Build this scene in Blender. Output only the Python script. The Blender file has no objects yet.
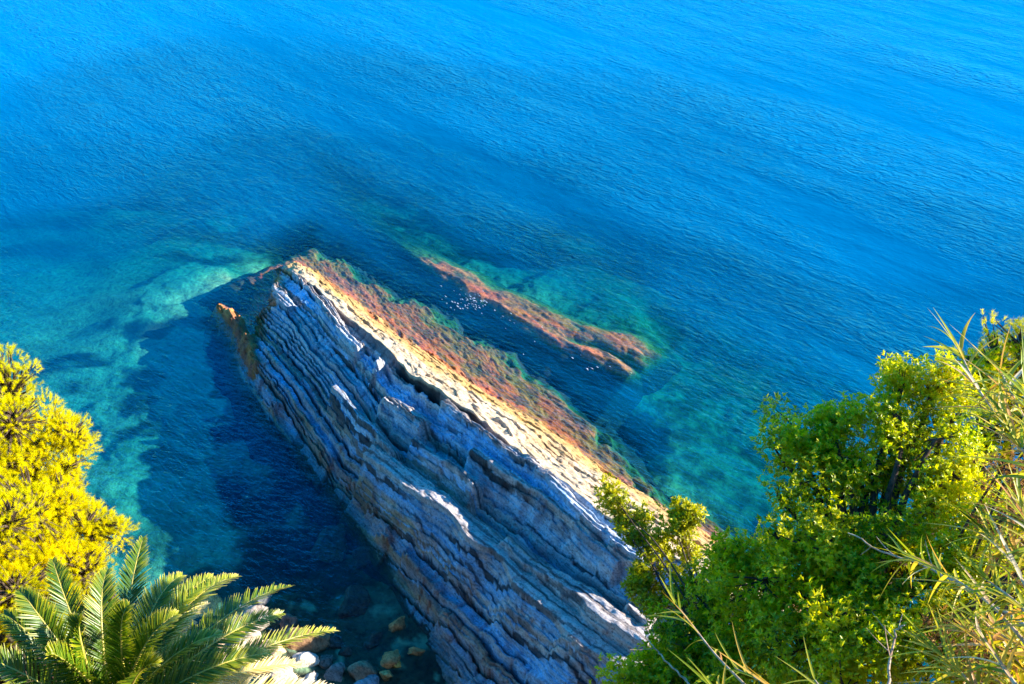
import bpy, math
import numpy as np
from mathutils import Vector

C = bpy.context.scene.collection
scene = bpy.context.scene
R = math.radians
CAM_H, PITCH, FPX = 30.0, R(40.0), 853.33
SUN_AZ, SUN_EL = R(3), R(22)      # azimuth measured from +x towards +y
RNG = np.random.default_rng(7)

# ---------------------------------------------------------------- camera space helpers (used only to measure places)
def ray(px, py):
    a = (px - 512) / FPX; b = (342 - py) / FPX
    f = np.array([0, math.cos(PITCH), -math.sin(PITCH)]); u = np.array([0, math.sin(PITCH), math.cos(PITCH)])
    d = f + a * np.array([1., 0, 0]) + b * u
    return d
def at(px, py, z=0.0):
    d = ray(px, py); k = (z - CAM_H) / d[2]
    return np.array([d[0] * k, d[1] * k, z])
def P(px, py, dist):
    d = ray(px, py); d = d / np.linalg.norm(d)
    return np.array([0, 0, CAM_H]) + d * dist

# ---------------------------------------------------------------- noise
def _hash(ix, iy, seed):
    h = (ix.astype(np.int64) * 374761393 + iy.astype(np.int64) * 668265263 + seed * 1442695041) & 0xFFFFFFFF
    h = ((h ^ (h >> 13)) * 1274126177) & 0xFFFFFFFF
    h = ((h ^ (h >> 16)) * 2246822519) & 0xFFFFFFFF
    h = h ^ (h >> 15)
    return (h & 0xFFFFFF) / float(0xFFFFFF)
def vn(x, y, seed=0):
    x, y = np.broadcast_arrays(np.asarray(x, float), np.asarray(y, float))
    ix = np.floor(x); iy = np.floor(y); fx = x - ix; fy = y - iy
    fx = fx * fx * fx * (fx * (fx * 6 - 15) + 10); fy = fy * fy * fy * (fy * (fy * 6 - 15) + 10)
    a = _hash(ix, iy, seed); b = _hash(ix + 1, iy, seed); c = _hash(ix, iy + 1, seed); d = _hash(ix + 1, iy + 1, seed)
    return ((a * (1 - fx) + b * fx) * (1 - fy) + (c * (1 - fx) + d * fx) * fy) * 2 - 1
def fbm(x, y, o=4, seed=0, g=0.5):
    r = 0; a = 1.0
    for i in range(o):
        r = r + a * vn(x * 2 ** i + 17.3 * i, y * 2 ** i - 9.1 * i, seed + i); a *= g
    return r
def sst(a, b, x):
    t = np.clip((x - a) / (b - a), 0, 1); return t * t * (3 - 2 * t)
def mixc(a, b, t):
    t = np.asarray(t)[..., None]; return np.asarray(a) * (1 - t) + np.asarray(b) * t

# The water is modelled without bending light, so everything under water stands at its apparent (shallower) depth.
APPARENT = 0.42
def squash(h): return np.where(h < 0, h * APPARENT, h)
# ---------------------------------------------------------------- mesh helpers
def raw_mesh(name, verts, faces, tint=None, col=None, smooth=False, attrs=None):
    """faces: list of int arrays (n,k)"""
    me = bpy.data.meshes.new(name)
    verts = np.asarray(verts, np.float32)
    me.vertices.add(len(verts)); me.vertices.foreach_set('co', verts.ravel())
    faces = [np.asarray(f, np.int32) for f in faces if len(f)]
    nl = sum(f.size for f in faces); nf = sum(len(f) for f in faces)
    me.loops.add(nl); me.polygons.add(nf)
    me.loops.foreach_set('vertex_index', np.concatenate([f.ravel() for f in faces]))
    st = []; off = 0
    for f in faces:
        st.append(off + np.arange(len(f)) * f.shape[1]); off += f.size
    me.polygons.foreach_set('loop_start', np.concatenate(st).astype(np.int32))
    me.update(calc_edges=True)
    if smooth: me.polygons.foreach_set('use_smooth', np.ones(nf, bool))
    if tint is not None:
        a = me.attributes.new('tint', 'FLOAT', 'POINT'); a.data.foreach_set('value', np.asarray(tint, np.float32))
    for k, v in (attrs or {}).items():
        a = me.attributes.new(k, 'FLOAT', 'POINT'); a.data.foreach_set('value', np.asarray(v, np.float32).ravel())
    if col is not None:
        a = me.attributes.new('col', 'FLOAT_COLOR', 'POINT')
        c = np.ones((len(verts), 4), np.float32); c[:, :3] = np.asarray(col).reshape(-1, 3)
        a.data.foreach_set('color', c.ravel())
    me.validate()
    return me
def grid_faces(n, m):
    i = np.arange(n * m).reshape(n, m)
    return np.stack([i[:-1, :-1], i[1:, :-1], i[1:, 1:], i[:-1, 1:]], -1).reshape(-1, 4)
def link(name, me, mat, parent=None, loc=None):
    o = bpy.data.objects.new(name, me); C.objects.link(o)
    if mat is not None: me.materials.append(mat)
    if parent is not None: o.parent = parent
    return o
def tag(o, label=None, cat=None, group=None, kind=None):
    if label: o['label'] = label
    if cat: o['category'] = cat
    if group: o['group'] = group
    if kind: o['kind'] = kind
    return o
def empty(name, loc, label, cat, group=None):
    o = bpy.data.objects.new(name, None); C.objects.link(o); o.location = Vector(loc)
    return tag(o, label, cat, group)

class MB:
    """collects polygons of one mesh (world coordinates; origin given when built)"""
    def __init__(s): s.v = []; s.q = []; s.t = []; s.tt = []; s.n = 0
    def add(s, v, quads=None, tris=None, tint=0.5):
        v = np.asarray(v, float).reshape(-1, 3)
        if quads is not None and len(quads): s.q.append(np.asarray(quads) + s.n)
        if tris is not None and len(tris): s.t.append(np.asarray(tris) + s.n)
        s.v.append(v); s.tt.append(np.broadcast_to(np.asarray(tint, float), (len(v),)).copy()); s.n += len(v)
    def leaves(s, p, d, nrm, L, W, tint, fold=0.25):
        p = np.asarray(p); n = len(p)
        if n == 0: return
        d = d / np.linalg.norm(d, axis=1, keepdims=True)
        side = np.cross(d, nrm); side /= np.maximum(np.linalg.norm(side, axis=1, keepdims=True), 1e-6)
        up = np.cross(side, d)
        L = np.broadcast_to(L, (n,))[:, None]; W = np.broadcast_to(W, (n,))[:, None]
        a = p; t = p + d * L - up * L * 0.12
        l = p + d * L * 0.5 + side * W * 0.5 + up * W * fold
        r = p + d * L * 0.5 - side * W * 0.5 + up * W * fold
        v = np.stack([a, l, t, r], 1).reshape(-1, 3)
        i = np.arange(n)[:, None] * 4
        tr = np.concatenate([i + np.array([[0, 2, 1]]), i + np.array([[0, 3, 2]])])
        s.add(v, tris=tr, tint=np.repeat(np.broadcast_to(tint, (n,)), 4))
    def needles(s, p, d, L, W, tint):
        n = len(p)
        rnd = RNG.normal(size=(n, 3)); side = np.cross(d, rnd); side /= np.linalg.norm(side, axis=1, keepdims=True)
        W = np.broadcast_to(W, (n,))[:, None]; L = np.broadcast_to(L, (n,))[:, None]
        v = np.stack([p - side * W / 2, p + side * W / 2, p + d * L], 1).reshape(-1, 3)
        i = np.arange(n)[:, None] * 3
        s.add(v, tris=i + np.array([[0, 1, 2]]), tint=np.repeat(np.broadcast_to(tint, (n,)), 3))
    def tube(s, pts, rad, sides=6, tint=0.5):
        pts = np.asarray(pts, float); n = len(pts); rad = np.broadcast_to(rad, (n,))
        tg = np.gradient(pts, axis=0); tg /= np.maximum(np.linalg.norm(tg, axis=1, keepdims=True), 1e-9)
        ref = np.array([0.31, 0.17, 0.93]) if abs(tg[0][2]) < 0.9 else np.array([1., 0.1, 0])
        a = np.cross(tg, ref); a /= np.linalg.norm(a, axis=1, keepdims=True); b = np.cross(tg, a)
        th = np.linspace(0, 2 * np.pi, sides, endpoint=False)
        v = pts[:, None] + rad[:, None, None] * (np.cos(th)[None, :, None] * a[:, None] + np.sin(th)[None, :, None] * b[:, None])
        q = []
        i = np.arange(n * sides).reshape(n, sides)
        j = np.roll(i, -1, axis=1)
        q = np.stack([i[:-1], j[:-1], j[1:], i[1:]], -1).reshape(-1, 4)
        s.add(v.reshape(-1, 3), quads=q, tint=tint)
    def strap(s, pts, width, nrm, tint, fold=0.2):
        """long blade leaf: two strips folded along the midrib"""
        pts = np.asarray(pts, float); n = len(pts)
        tg = np.gradient(pts, axis=0); tg /= np.linalg.norm(tg, axis=1, keepdims=True)
        sd = np.cross(tg, np.asarray(nrm)[None]); sd /= np.maximum(np.linalg.norm(sd, axis=1, keepdims=True), 1e-6)
        up = np.cross(sd, tg); w = np.asarray(width)[:, None]
        v = np.stack([pts + sd * w / 2 + up * w * fold, pts, pts - sd * w / 2 + up * w * fold], 1).reshape(-1, 3)
        i = np.arange(n * 3).reshape(n, 3)
        q = np.concatenate([np.stack([i[:-1, k], i[:-1, k + 1], i[1:, k + 1], i[1:, k]], -1) for k in (0, 1)])
        s.add(v, quads=q, tint=tint)
    def build(s, name, mat, parent=None, smooth=False, world_origin=None):
        v = np.concatenate(s.v)
        if parent is not None: v = v - np.array(parent.location)
        elif world_origin is not None: v = v - np.asarray(world_origin)
        f = []
        if s.q: f.append(np.concatenate(s.q))
        if s.t: f.append(np.concatenate(s.t))
        me = raw_mesh(name, v, f, tint=np.concatenate(s.tt), smooth=smooth)
        o = link(name, me, mat, parent)
        if world_origin is not None: o.location = Vector(world_origin)
        return o
def bez(a, b, c, n):
    t = np.linspace(0, 1, n)[:, None]; return (1 - t) ** 2 * a + 2 * t * (1 - t) * b + t * t * c

# ---------------------------------------------------------------- materials
class NT:
    def __init__(s, name):
        s.m = bpy.data.materials.new(name); s.m.use_nodes = True; s.t = s.m.node_tree; s.t.nodes.clear()
        s.out = s.n('ShaderNodeOutputMaterial')
    def n(s, typ, **kw):
        nd = s.t.nodes.new(typ)
        for k, v in kw.items():
            if k.startswith('i_'):
                key = k[2:]; key = int(key) if key.isdigit() else key.replace('_', ' ')
                s.put(nd.inputs[key], v)
            else: setattr(nd, k, v)
        return nd
    def put(s, sock, v):
        if isinstance(v, bpy.types.NodeSocket): s.t.links.new(v, sock)
        else: sock.default_value = v
    def noise(s, scale, detail=4, rough=0.55, vec=None, dist=0.0):
        nd = s.n('ShaderNodeTexNoise'); nd.inputs['Scale'].default_value = scale; nd.inputs['Detail'].default_value = detail
        nd.inputs['Roughness'].default_value = rough; nd.inputs['Distortion'].default_value = dist
        if vec is not None: s.t.links.new(vec, nd.inputs['Vector'])
        return nd.outputs['Fac']
    def ramp(s, fac, stops, interp='LINEAR'):
        nd = s.n('ShaderNodeValToRGB'); nd.color_ramp.interpolation = interp
        el = nd.color_ramp.elements
        while len(el) < len(stops): el.new(0.5)
        for e, (p, c) in zip(el, stops):
            e.position = p; e.color = (c[0], c[1], c[2], 1) if hasattr(c, '__len__') else (c, c, c, 1)
        s.t.links.new(fac, nd.inputs['Fac']); return nd.outputs['Color']
    def math(s, op, a, b=0.0, clamp=False):
        nd = s.n('ShaderNodeMath', operation=op, use_clamp=clamp); s.put(nd.inputs[0], a); s.put(nd.inputs[1], b); return nd.outputs[0]
    def mix(s, fac, a, b, blend='MIX'):
        nd = s.n('ShaderNodeMix', data_type='RGBA', blend_type=blend)
        s.put(nd.inputs[0], fac); s.put(nd.inputs[6], a if isinstance(a, bpy.types.NodeSocket) else (*a, 1)); s.put(nd.inputs[7], b if isinstance(b, bpy.types.NodeSocket) else (*b, 1))
        return nd.outputs[2]
    def attr(s, name, out='Fac'):
        return s.n('ShaderNodeAttribute', attribute_name=name).outputs[out]
    def pos(s): return s.n('ShaderNodeNewGeometry').outputs['Position']
    def mapping(s, vec, rot=(0, 0, 0), scale=(1, 1, 1)):
        r = s.n('ShaderNodeMapping'); s.t.links.new(vec, r.inputs['Vector']); r.inputs['Rotation'].default_value = rot
        nd = s.n('ShaderNodeMapping'); s.t.links.new(r.outputs[0], nd.inputs['Vector']); nd.inputs['Scale'].default_value = scale
        return nd.outputs[0]
    def bump(s, h, strength=0.5, dist=0.05, normal=None):
        nd = s.n('ShaderNodeBump'); s.put(nd.inputs['Height'], h); s.put(nd.inputs['Strength'], strength); nd.inputs['Distance'].default_value = dist
        if normal is not None: s.t.links.new(normal, nd.inputs['Normal'])
        return nd.outputs[0]
    def princ(s, col, rough=0.8, spec=0.3, normal=None):
        b = s.n('ShaderNodeBsdfPrincipled'); s.put(b.inputs['Base Color'], col if isinstance(col, bpy.types.NodeSocket) else (*col, 1))
        s.put(b.inputs['Roughness'], rough); b.inputs['Specular IOR Level'].default_value = spec
        if normal is not None: s.t.links.new(normal, b.inputs['Normal'])
        return b.outputs[0]
    def done(s, sh): s.t.links.new(sh, s.out.inputs['Surface']); return s.m

def mat_leaf(name, stops, rough=0.35, spec=0.4, transl=0.45, tcol=None):
    t = NT(name)
    c = t.ramp(t.attr('tint'), stops)
    nz = t.noise(3.0, 3, vec=t.pos())
    c = t.mix(1.0, c, t.ramp(nz, [(0.3, (0.75, 0.78, 0.8)), (0.7, (1.15, 1.12, 1.0))]), 'MULTIPLY')
    p = t.princ(c, rough, spec)
    tr = t.n('ShaderNodeBsdfTranslucent'); tc = t.mix(1.0, c, tcol or (1.3, 1.2, 0.4), 'MULTIPLY'); t.t.links.new(tc, tr.inputs['Color'])
    mx = t.n('ShaderNodeMixShader'); mx.inputs[0].default_value = transl
    t.t.links.new(p, mx.inputs[1]); t.t.links.new(tr.outputs[0], mx.inputs[2])
    return t.done(mx.outputs[0])
def mat_bark(name, a, b):
    t = NT(name); po = t.pos(); n = t.noise(14, 5, vec=po)
    return t.done(t.princ(t.ramp(n, [(0.3, a), (0.7, b)]), 0.9, 0.1, t.bump(n, 0.6, 0.02)))
M_BARK = mat_bark('bark', (0.035, 0.022, 0.015), (0.13, 0.09, 0.065))
M_STRAW = mat_bark('dry_stem', (0.30, 0.18, 0.11), (0.62, 0.46, 0.32))

def mat_rock(name, fine=1.0, rough=0.85):
    t = NT(name); po = t.pos()
    c = t.attr('col', 'Color')
    n1 = t.noise(1.7, 6, 0.62, po); n2 = t.noise(11, 6, 0.65, po); 
    mp = t.mapping(po, (0, 0, R(47)), (1.1, 8, 9)); n3 = t.noise(1.0, 5, 0.6, mp)
    c = t.mix(1.0, c, t.ramp(n1, [(0.28, (0.6, 0.6, 0.62)), (0.5, (1, 1, 1)), (0.75, (1.25, 1.25, 1.25))]), 'MULTIPLY')
    c = t.mix(1.0, c, t.ramp(n2, [(0.3, (0.3, 0.28, 0.28)), (0.47, (0.97, 0.97, 0.97)), (0.75, (1.3, 1.3, 1.3))]), 'MULTIPLY')
    c = t.mix(0.5, c, t.ramp(n3, [(0.36, (0.3, 0.27, 0.26)), (0.47, (1, 1, 1)), (0.7, (1.25, 1.22, 1.2))]), 'MULTIPLY')
    vo = t.n('ShaderNodeTexVoronoi', feature='DISTANCE_TO_EDGE'); t.t.links.new(t.mapping(po, (0, 0, R(47)), (0.7, 2.6, 1.5)), vo.inputs['Vector']); vo.inputs['Scale'].default_value = 1.5
    cr = t.ramp(vo.outputs['Distance'], [(0.0, 0.0), (0.03, 1.0)])
    c = t.mix(0.3, c, cr, 'MULTIPLY')
    h = t.math('ADD', t.math('MULTIPLY', n2, 0.6), t.math('MULTIPLY', n3, 0.7)); h = t.math('ADD', h, t.math('MULTIPLY', cr, 0.25))
    return t.done(t.princ(c, rough, 0.25, t.bump(h, 0.55, 0.07 * fine)))
M_ROCK = mat_rock('stratified_limestone')
M_BOULDER = mat_rock('boulder_stone', 0.5)

def mat_reef(name):
    t = NT(name); po = t.pos(); c = t.attr('col', 'Color')
    n = t.noise(5, 6, 0.7, po); m = t.noise(22, 4, 0.6, po)
    c = t.mix(1.0, c, t.ramp(n, [(0.32, (0.35, 0.33, 0.35)), (0.5, (1, 1, 1)), (0.72, (1.6, 1.5, 1.2))]), 'MULTIPLY')
    c = t.mix(0.8, c, t.ramp(m, [(0.35, (0.5, 0.5, 0.5)), (0.6, (1.25, 1.25, 1.25))]), 'MULTIPLY')
    return t.done(t.princ(c, 0.7, 0.3, t.bump(t.math('ADD', n, m), 0.8, 0.07)))
M_REEF = mat_reef('algae_covered_rock')

# ---------------------------------------------------------------- rock frame (u along the ridge towards the shore, v across to seaward)
EU = np.array([0.681, -0.732]); EV = np.array([0.732, 0.681]); O0 = at(485, 420, 0)[:2]
def uv(p): p = np.asarray(p)[..., :2] - O0; return p @ EU, p @ EV
def xy(u, v): return O0[0] + u * EU[0] + v * EV[0], O0[1] + u * EU[1] + v * EV[1]
def line(pts):
    """[(px,py,z)] -> u, v, z sorted along u"""
    a = np.array([at(p[0], p[1], p[2] if p[2] > 0 else p[2] * APPARENT) for p in pts]); z = np.array([p[2] for p in pts]); u, v = uv(a); i = np.argsort(u); return u[i], v[i], z[i]
cr_u, cr_v, cr_z = line([(283, 262, 0.43), (297, 272, 1.19), (320, 290, 1.94), (350, 318, 2.70), (385, 346, 3.35), (410, 372, 3.78), (445, 396, 4.10), (485, 422, 4.32), (525, 455, 4.54),
                         (562, 480, 4.75), (602, 512, 4.97), (645, 540, 5.18), (695, 572, 5.40), (760, 615, 5.72), (850, 670, 6.16), (960, 740, 6.48)])
lf_u, lf_v, _ = line([(284, 260, 0), (273, 286, 0), (259, 310, 0), (244, 334, 0), (254, 366, 0), (272, 402, 0), (293, 425, 0), (322, 455, 0), (346, 488, 0), (372, 515, 0), (396, 548, 0), (416, 584, 0), (424, 606, 0),
                      (440, 640, 0), (462, 676, 0), (485, 715, 0), (520, 790, 0)])
rt_u, rt_v, _ = line([(285, 258, 0.1), (310, 268, 0.3), (350, 297, 0.3), (400, 336, 0.3), (450, 368, 0.3), (500, 402, 0.3), (560, 438, 0.3), (610, 474, 0.3), (655, 503, 0.2), (705, 535, 0.1), (740, 566, 0.1), (830, 640, 0.1), (960, 720, 0.1)])
sh_u, sh_v, _ = line([(270, 244, -.5), (300, 250, -.5), (345, 268, -.5), (400, 300, -.5), (450, 325, -.5), (500, 357, -.5), (560, 400, -.5), (600, 434, -.5), (626, 460, -.5), (640, 482, -.5), (660, 500, -.5), (712, 530, -.5), (750, 562, -.5), (840, 630, -.5), (970, 710, -.5)])
U_TIP = cr_u[0]
# beds: random boundaries across the strike
bw = []; tot = 0; rb = np.random.default_rng(21)
while tot < 18:
    w = float(np.clip(rb.lognormal(-1.2, 0.6), 0.12, 1.1)); bw.append(w); tot += w
BED_E = np.concatenate([[0], np.cumsum(bw)]); BED_A = np.array([min(w, 0.9) * rb.uniform(0.55, 1.2) for w in bw] + [0.2])
BED_C = rb.uniform(0, 1, len(BED_A))
fw = rb.uniform(0.10, 0.30, 140); FINE_E = np.concatenate([[0], np.cumsum(fw)]); FINE_A = rb.uniform(0.03, 0.16, 142) * (rb.random(142) < 0.75)

def rock_base(u, w):
    """smooth shape: w = v - crest line"""
    zc = np.interp(u, cr_u, cr_z); vc = np.interp(u, cr_u, cr_v)
    W = np.maximum(vc - np.interp(u, lf_u, lf_v), 0.8) + 0.35 * (_hash(np.floor(u / 0.8 + 0.6 * vn(u, 1.5, 6)), np.floor(u * 0), 9) - 0.5) + 0.3 * vn(u / 2.5, 0.5, 10); s = -w
    wr = np.maximum(np.interp(u, rt_u, rt_v) - vc, 0.4); ws = np.maximum(np.interp(u, sh_u, sh_v) - vc + 0.5 * fbm(u / 1.6, w / 0.9, 4, 181), wr + 0.3)
    ze = np.minimum(0.8, zc * 0.25) + 0.25 * np.sin(u * 0.5)
    t = np.clip(s / W, 0, 1)
    left = ze + (zc - ze) * (0.86 * (1 - t) ** 1.2 + 0.14 * (1 - t) ** 6) 
    left = np.where(s > W, ze - (s - W) * (0.45 + 2.2 * sst(U_TIP + 2.5, U_TIP + 6.5, u)) - 0.4 * np.maximum(s - W - 0.5, 0) ** 2, left)
    tr = np.clip(w / wr, 0, 1)
    right = zc + (0.3 - zc) * (0.25 * tr ** 2 + 0.75 * tr)
    ts = np.clip((w - wr) / (ws - wr), 0, 1)
    right = np.where(w > wr, 0.3 - 0.7 * np.minimum(ts * 3, 1) - 0.25 * ts, right)
    right = np.where(w > ws, -0.65 - (w - ws) * (1.7 + 0.9 * vn(u / 1.3, 2.7, 175)) - 0.12 * np.maximum(w - ws, 0) ** 2, right)
    h = np.where(s > 0, left, right)
    d = U_TIP + 0.3 - u
    h = np.where(d > 0, np.minimum(h, 0.9 * (1 - 0) - d * 0.9), h)
    return np.maximum(h, -32), t, s, W, wr, ws
def on_rock(px, py):
    z = 2.5
    for _ in range(12):
        p = at(px, py, z); u, v = uv(p); z = 0.5 * z + 0.5 * float(rock_base(np.array(u), np.array(v - np.interp(u, cr_u, cr_v)))[0])
    return float(u), float(v - np.interp(u, cr_u, cr_v))
SPUR = [(*uv(at(*p)), z, r) for p, z, r in [((258, 372), 0.75, 0.5), ((250, 350), 0.7, 0.55), ((241, 332), 0.5, 0.5), ((231, 317), 0.5, 0.62), ((221, 307), 0.1, 0.45)]]
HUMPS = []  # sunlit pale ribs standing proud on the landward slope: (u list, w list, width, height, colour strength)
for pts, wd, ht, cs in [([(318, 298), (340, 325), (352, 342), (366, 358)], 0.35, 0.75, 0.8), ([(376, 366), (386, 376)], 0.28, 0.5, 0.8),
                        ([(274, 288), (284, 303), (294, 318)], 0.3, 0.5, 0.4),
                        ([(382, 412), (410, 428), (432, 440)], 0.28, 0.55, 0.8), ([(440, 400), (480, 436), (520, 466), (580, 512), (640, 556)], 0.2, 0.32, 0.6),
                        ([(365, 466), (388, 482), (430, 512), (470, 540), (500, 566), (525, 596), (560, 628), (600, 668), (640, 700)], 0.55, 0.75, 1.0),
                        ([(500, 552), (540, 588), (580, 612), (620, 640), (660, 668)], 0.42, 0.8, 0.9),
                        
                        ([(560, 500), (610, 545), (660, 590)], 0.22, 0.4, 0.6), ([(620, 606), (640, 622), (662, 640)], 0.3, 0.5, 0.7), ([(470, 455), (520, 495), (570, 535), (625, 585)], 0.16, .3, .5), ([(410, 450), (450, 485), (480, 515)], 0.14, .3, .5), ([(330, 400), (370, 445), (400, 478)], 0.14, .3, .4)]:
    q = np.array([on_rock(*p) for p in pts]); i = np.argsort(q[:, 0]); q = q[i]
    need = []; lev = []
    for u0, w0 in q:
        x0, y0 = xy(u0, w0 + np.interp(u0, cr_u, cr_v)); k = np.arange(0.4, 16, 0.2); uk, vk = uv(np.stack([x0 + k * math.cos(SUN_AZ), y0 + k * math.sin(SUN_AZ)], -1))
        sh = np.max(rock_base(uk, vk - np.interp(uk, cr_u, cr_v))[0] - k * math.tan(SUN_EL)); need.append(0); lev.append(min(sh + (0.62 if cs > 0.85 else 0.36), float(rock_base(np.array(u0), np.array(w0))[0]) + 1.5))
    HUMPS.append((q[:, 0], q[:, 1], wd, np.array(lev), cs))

def rock_full(u, w):
    h, t, s, W, wr, ws = rock_base(u, w)
    lm = sst(-0.05, 0.15, s) * (1 - sst(0.0, 2.5, s - W)) * sst(U_TIP - 0.5, U_TIP + 2.0, u)            # landward slope mask
    warp = 0.34 * vn(u / 12, s / 5, 3) + 0.10 * vn(u / 4, s / 2, 4) + 0.035 * vn(u / 1.1, s / 1.5, 5)
    ss = np.clip(s + warp, 0.0, 17.5)
    # blocky steps in the bed edges
    k = np.floor(u / 0.6 + 0.8 * vn(u / 1.7, np.floor(ss / 1.2) * 3.7, 8)); ss = np.clip(ss + 0.09 * (_hash(k, np.floor(ss / 0.8), 31) - 0.5) + 0.028 * fbm(u / 0.33, s / 0.5, 2, 33), 0, 17.5)
    b = np.clip(np.searchsorted(BED_E, ss, side='right') - 1, 0, len(BED_A) - 2)
    f = (ss - BED_E[b]) / (BED_E[b + 1] - BED_E[b])                   # 0 at the upper (seaward) edge of a bed
    wdt = BED_E[b + 1] - BED_E[b]
    along = 0.6 + 0.9 * vn(u / 5.0 + b * 5.3, b * 1.7, 12) + 0.2 * vn(u / 0.7, b * 3.1, 13)
    A = BED_A[b] * np.clip(along, 0.10, 1.5)
    notch = (0.30 + 0.60 * _hash(b, b * 7, 15)) * np.clip(0.8 + 1.2 * vn(u / 4.5, b * 4.1, 17), 0, 1)
    lip = 0.075 / np.maximum(wdt, 0.15)
    lr = np.minimum(lip * 1.3, 0.5); saw = np.where(f < 1 - lr, f / (1 - lr), (1 - f) / lr)
    nw = np.minimum(lip * (0.9 + 0.9 * _hash(b, b * 3, 16)), 0.4); gap_shade = np.clip(notch / 0.22, 0, 1) * (f < nw * 1.35)  # mask of the notches between beds, whose shade goes into the colour
    tooth = A * (saw - 0.5) - notch * (f < np.minimum(lip * (0.9 + 0.9 * _hash(b, b * 3, 16)), 0.4))
    s2 = np.clip(ss + 0.10 * vn(u / 4.5, s / 0.8, 141) + 0.025 * vn(u / 0.7, s / 0.4, 143), 0, 20); b2 = np.clip(np.searchsorted(FINE_E, s2, side='right') - 1, 0, 139); f2 = (s2 - FINE_E[b2]) / (FINE_E[b2 + 1] - FINE_E[b2])
    a2 = FINE_A[b2] * np.clip(0.5 + 1.3 * vn(u / 2.2 + b2 * 3.3, b2 * 1.9, 145), 0, 1.6)
    tooth = tooth + a2 * (np.where(f2 < 0.7, f2 / 0.7, (1 - f2) / 0.3) - 0.5) * 1.3 - 0.12 * (f2 < 0.25) * (a2 > 0.05)
    gap_shade = np.maximum(gap_shade, 0.9 * (f2 < 0.3) * np.clip((a2 - 0.035) / 0.04, 0, 1) * np.clip(0.35 + 1.2 * vn(u / 2.9, b2 * 2.7, 153), 0, 1))
    thin = a2 * 1.3 * (np.where(f2 < 0.7, f2 / 0.7, (1 - f2) / 0.3) - 0.5) - 0.09 * (f2 < 0.22) * (a2 > 0.03)
    fine_lip = np.exp(-((f2 - 0.68) / 0.18) ** 2) * np.clip(a2 / 0.07, 0, 1)
    # plates broken into blocks
    uu = u / (0.7 + 0.9 * BED_C[b]) + 0.7 * vn(u * 0.8, b * 2.3, 44) + b * 0.37; k2 = np.floor(uu); g2 = uu - k2
    blk = (_hash(k2, b + 0 * k2, 77) - 0.5) * 0.16 * np.minimum(1, wdt * 2)
    crack = -0.09 * (np.minimum(g2, 1 - g2) < 0.035)
    h = h + lm * (tooth + blk + crack)
    hump_c = np.zeros_like(h)
    for hu, hw, wd, ht, cs in HUMPS:
        win = sst(hu[0] - 0.5, hu[0] + 0.5, u) * (1 - sst(hu[-1] - 0.5, hu[-1] + 0.5, u))
        c = np.interp(u, hu, hw) + 0.16 * vn(u / 2.2, hw[0], 19) + 0.05 * vn(u / 0.4, hw[0], 29)
        wl = wd * (0.8 + 0.35 * vn(u / 1.4, hw[1] * 3, 23))
        d = (w - c) / np.maximum(wl, 0.08)
        # a bed standing proud: its top dips seaward and catches the sun, its broken edge faces the land
        top = np.interp(u, hu, ht) + 0.12 * vn(u / 2.4, hw[0] * 9, 57) + 0.03 * fbm(u / 0.5, w / 0.25, 3, 58) + (1 - cs) * -0.15
        e_ = np.maximum(-1 - d, 0) * np.maximum(wl, 0.08) / 0.13; e_ = 0.13 * (np.floor(e_) + sst(0, 0.35, e_ - np.floor(e_)))  
        pl = top - 0.15 * (w - c) + 0.8 * thin - 2.6 * e_ - 1.6 * np.maximum(d - 0.7, 0) * np.maximum(wl, 0.08) - 5 * (1 - win)
        on = (np.abs(d) < 8) & (pl > h); hump_c = np.where(on & (d > -1.15), np.maximum(hump_c, cs), hump_c); h = np.where(on, pl, h)
    # seaward dip slope: long bedding ribs, small steps, pits
    rm = sst(0.1, 0.4, w)
    sr = w + 0.18 * fbm(u / 4, w / 2, 3, 61)
    sq = sr / 0.55 + 1.3 * vn(u / 8, w / 1.6, 63) + 0.25 * vn(u / 0.9, w / 0.7, 64); st = np.floor(sq); fr = sq - st
    h = h + rm * (0.20 * (_hash(st, np.floor(u / (0.8 + 2.2 * _hash(st, st * 2, 69)) + st * .37 + 0.5 * vn(u, st, 66)), 65) - 0.5) - 0.14 * (fr < 0.13) * np.clip(0.1 + 1.4 * vn(u / 1.4, st * 3.3, 68), 0, 1) + 0.07 * fbm(u / 0.4, w / 0.2, 3, 67)) * (1 - sst(0, 0.6, w - wr))
    # crest lip, ragged
    h = h + np.exp(-(w / 0.35) ** 2) * (0.16 * vn(u / 2.3, 1.1, 71) + 0.08 * vn(u / 0.5, 1.1, 72))
    # intertidal shelf: lumpy
    sm = sst(-0.4, 0.3, w - wr)
    h = h + sm * (0.09 * fbm(u / 0.55, w / 0.22, 4, 73) + 0.05 * vn(u / 0.2, w / 0.12, 79) + 0.10 * fbm(u / 3.0, w / 0.35, 2, 171))
    h = h + 0.035 * fbm(u / 0.35, w / 0.35, 3, 81) + 0.16 * fbm(u / 6.0, w / 1.0, 3, 83) * sst(-0.5, 2, s)
    # landward foot: crumbled ledges
    em = np.exp(-((s - W) / 0.9) ** 2); h = h + em * (0.14 * fbm(u / 1.8, s / 0.7, 4, 87))
    ez = sst(-0.9, -0.1, s - W); q = 0.34; hz = h / q + 0.5 * vn(u / 4, 7.7, 88); h = h * (1 - 0.8 * ez) + 0.8 * ez * q * (np.floor(hz) + sst(0.7, 1.0, hz - np.floor(hz)) - 0.5 * vn(u / 4, 7.7, 88))
    spur = np.full_like(h, -50.0); v = w + np.interp(u, cr_u, cr_v); jit = 0.22 * fbm(u / 0.5, v / 0.35, 4, 191)
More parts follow.
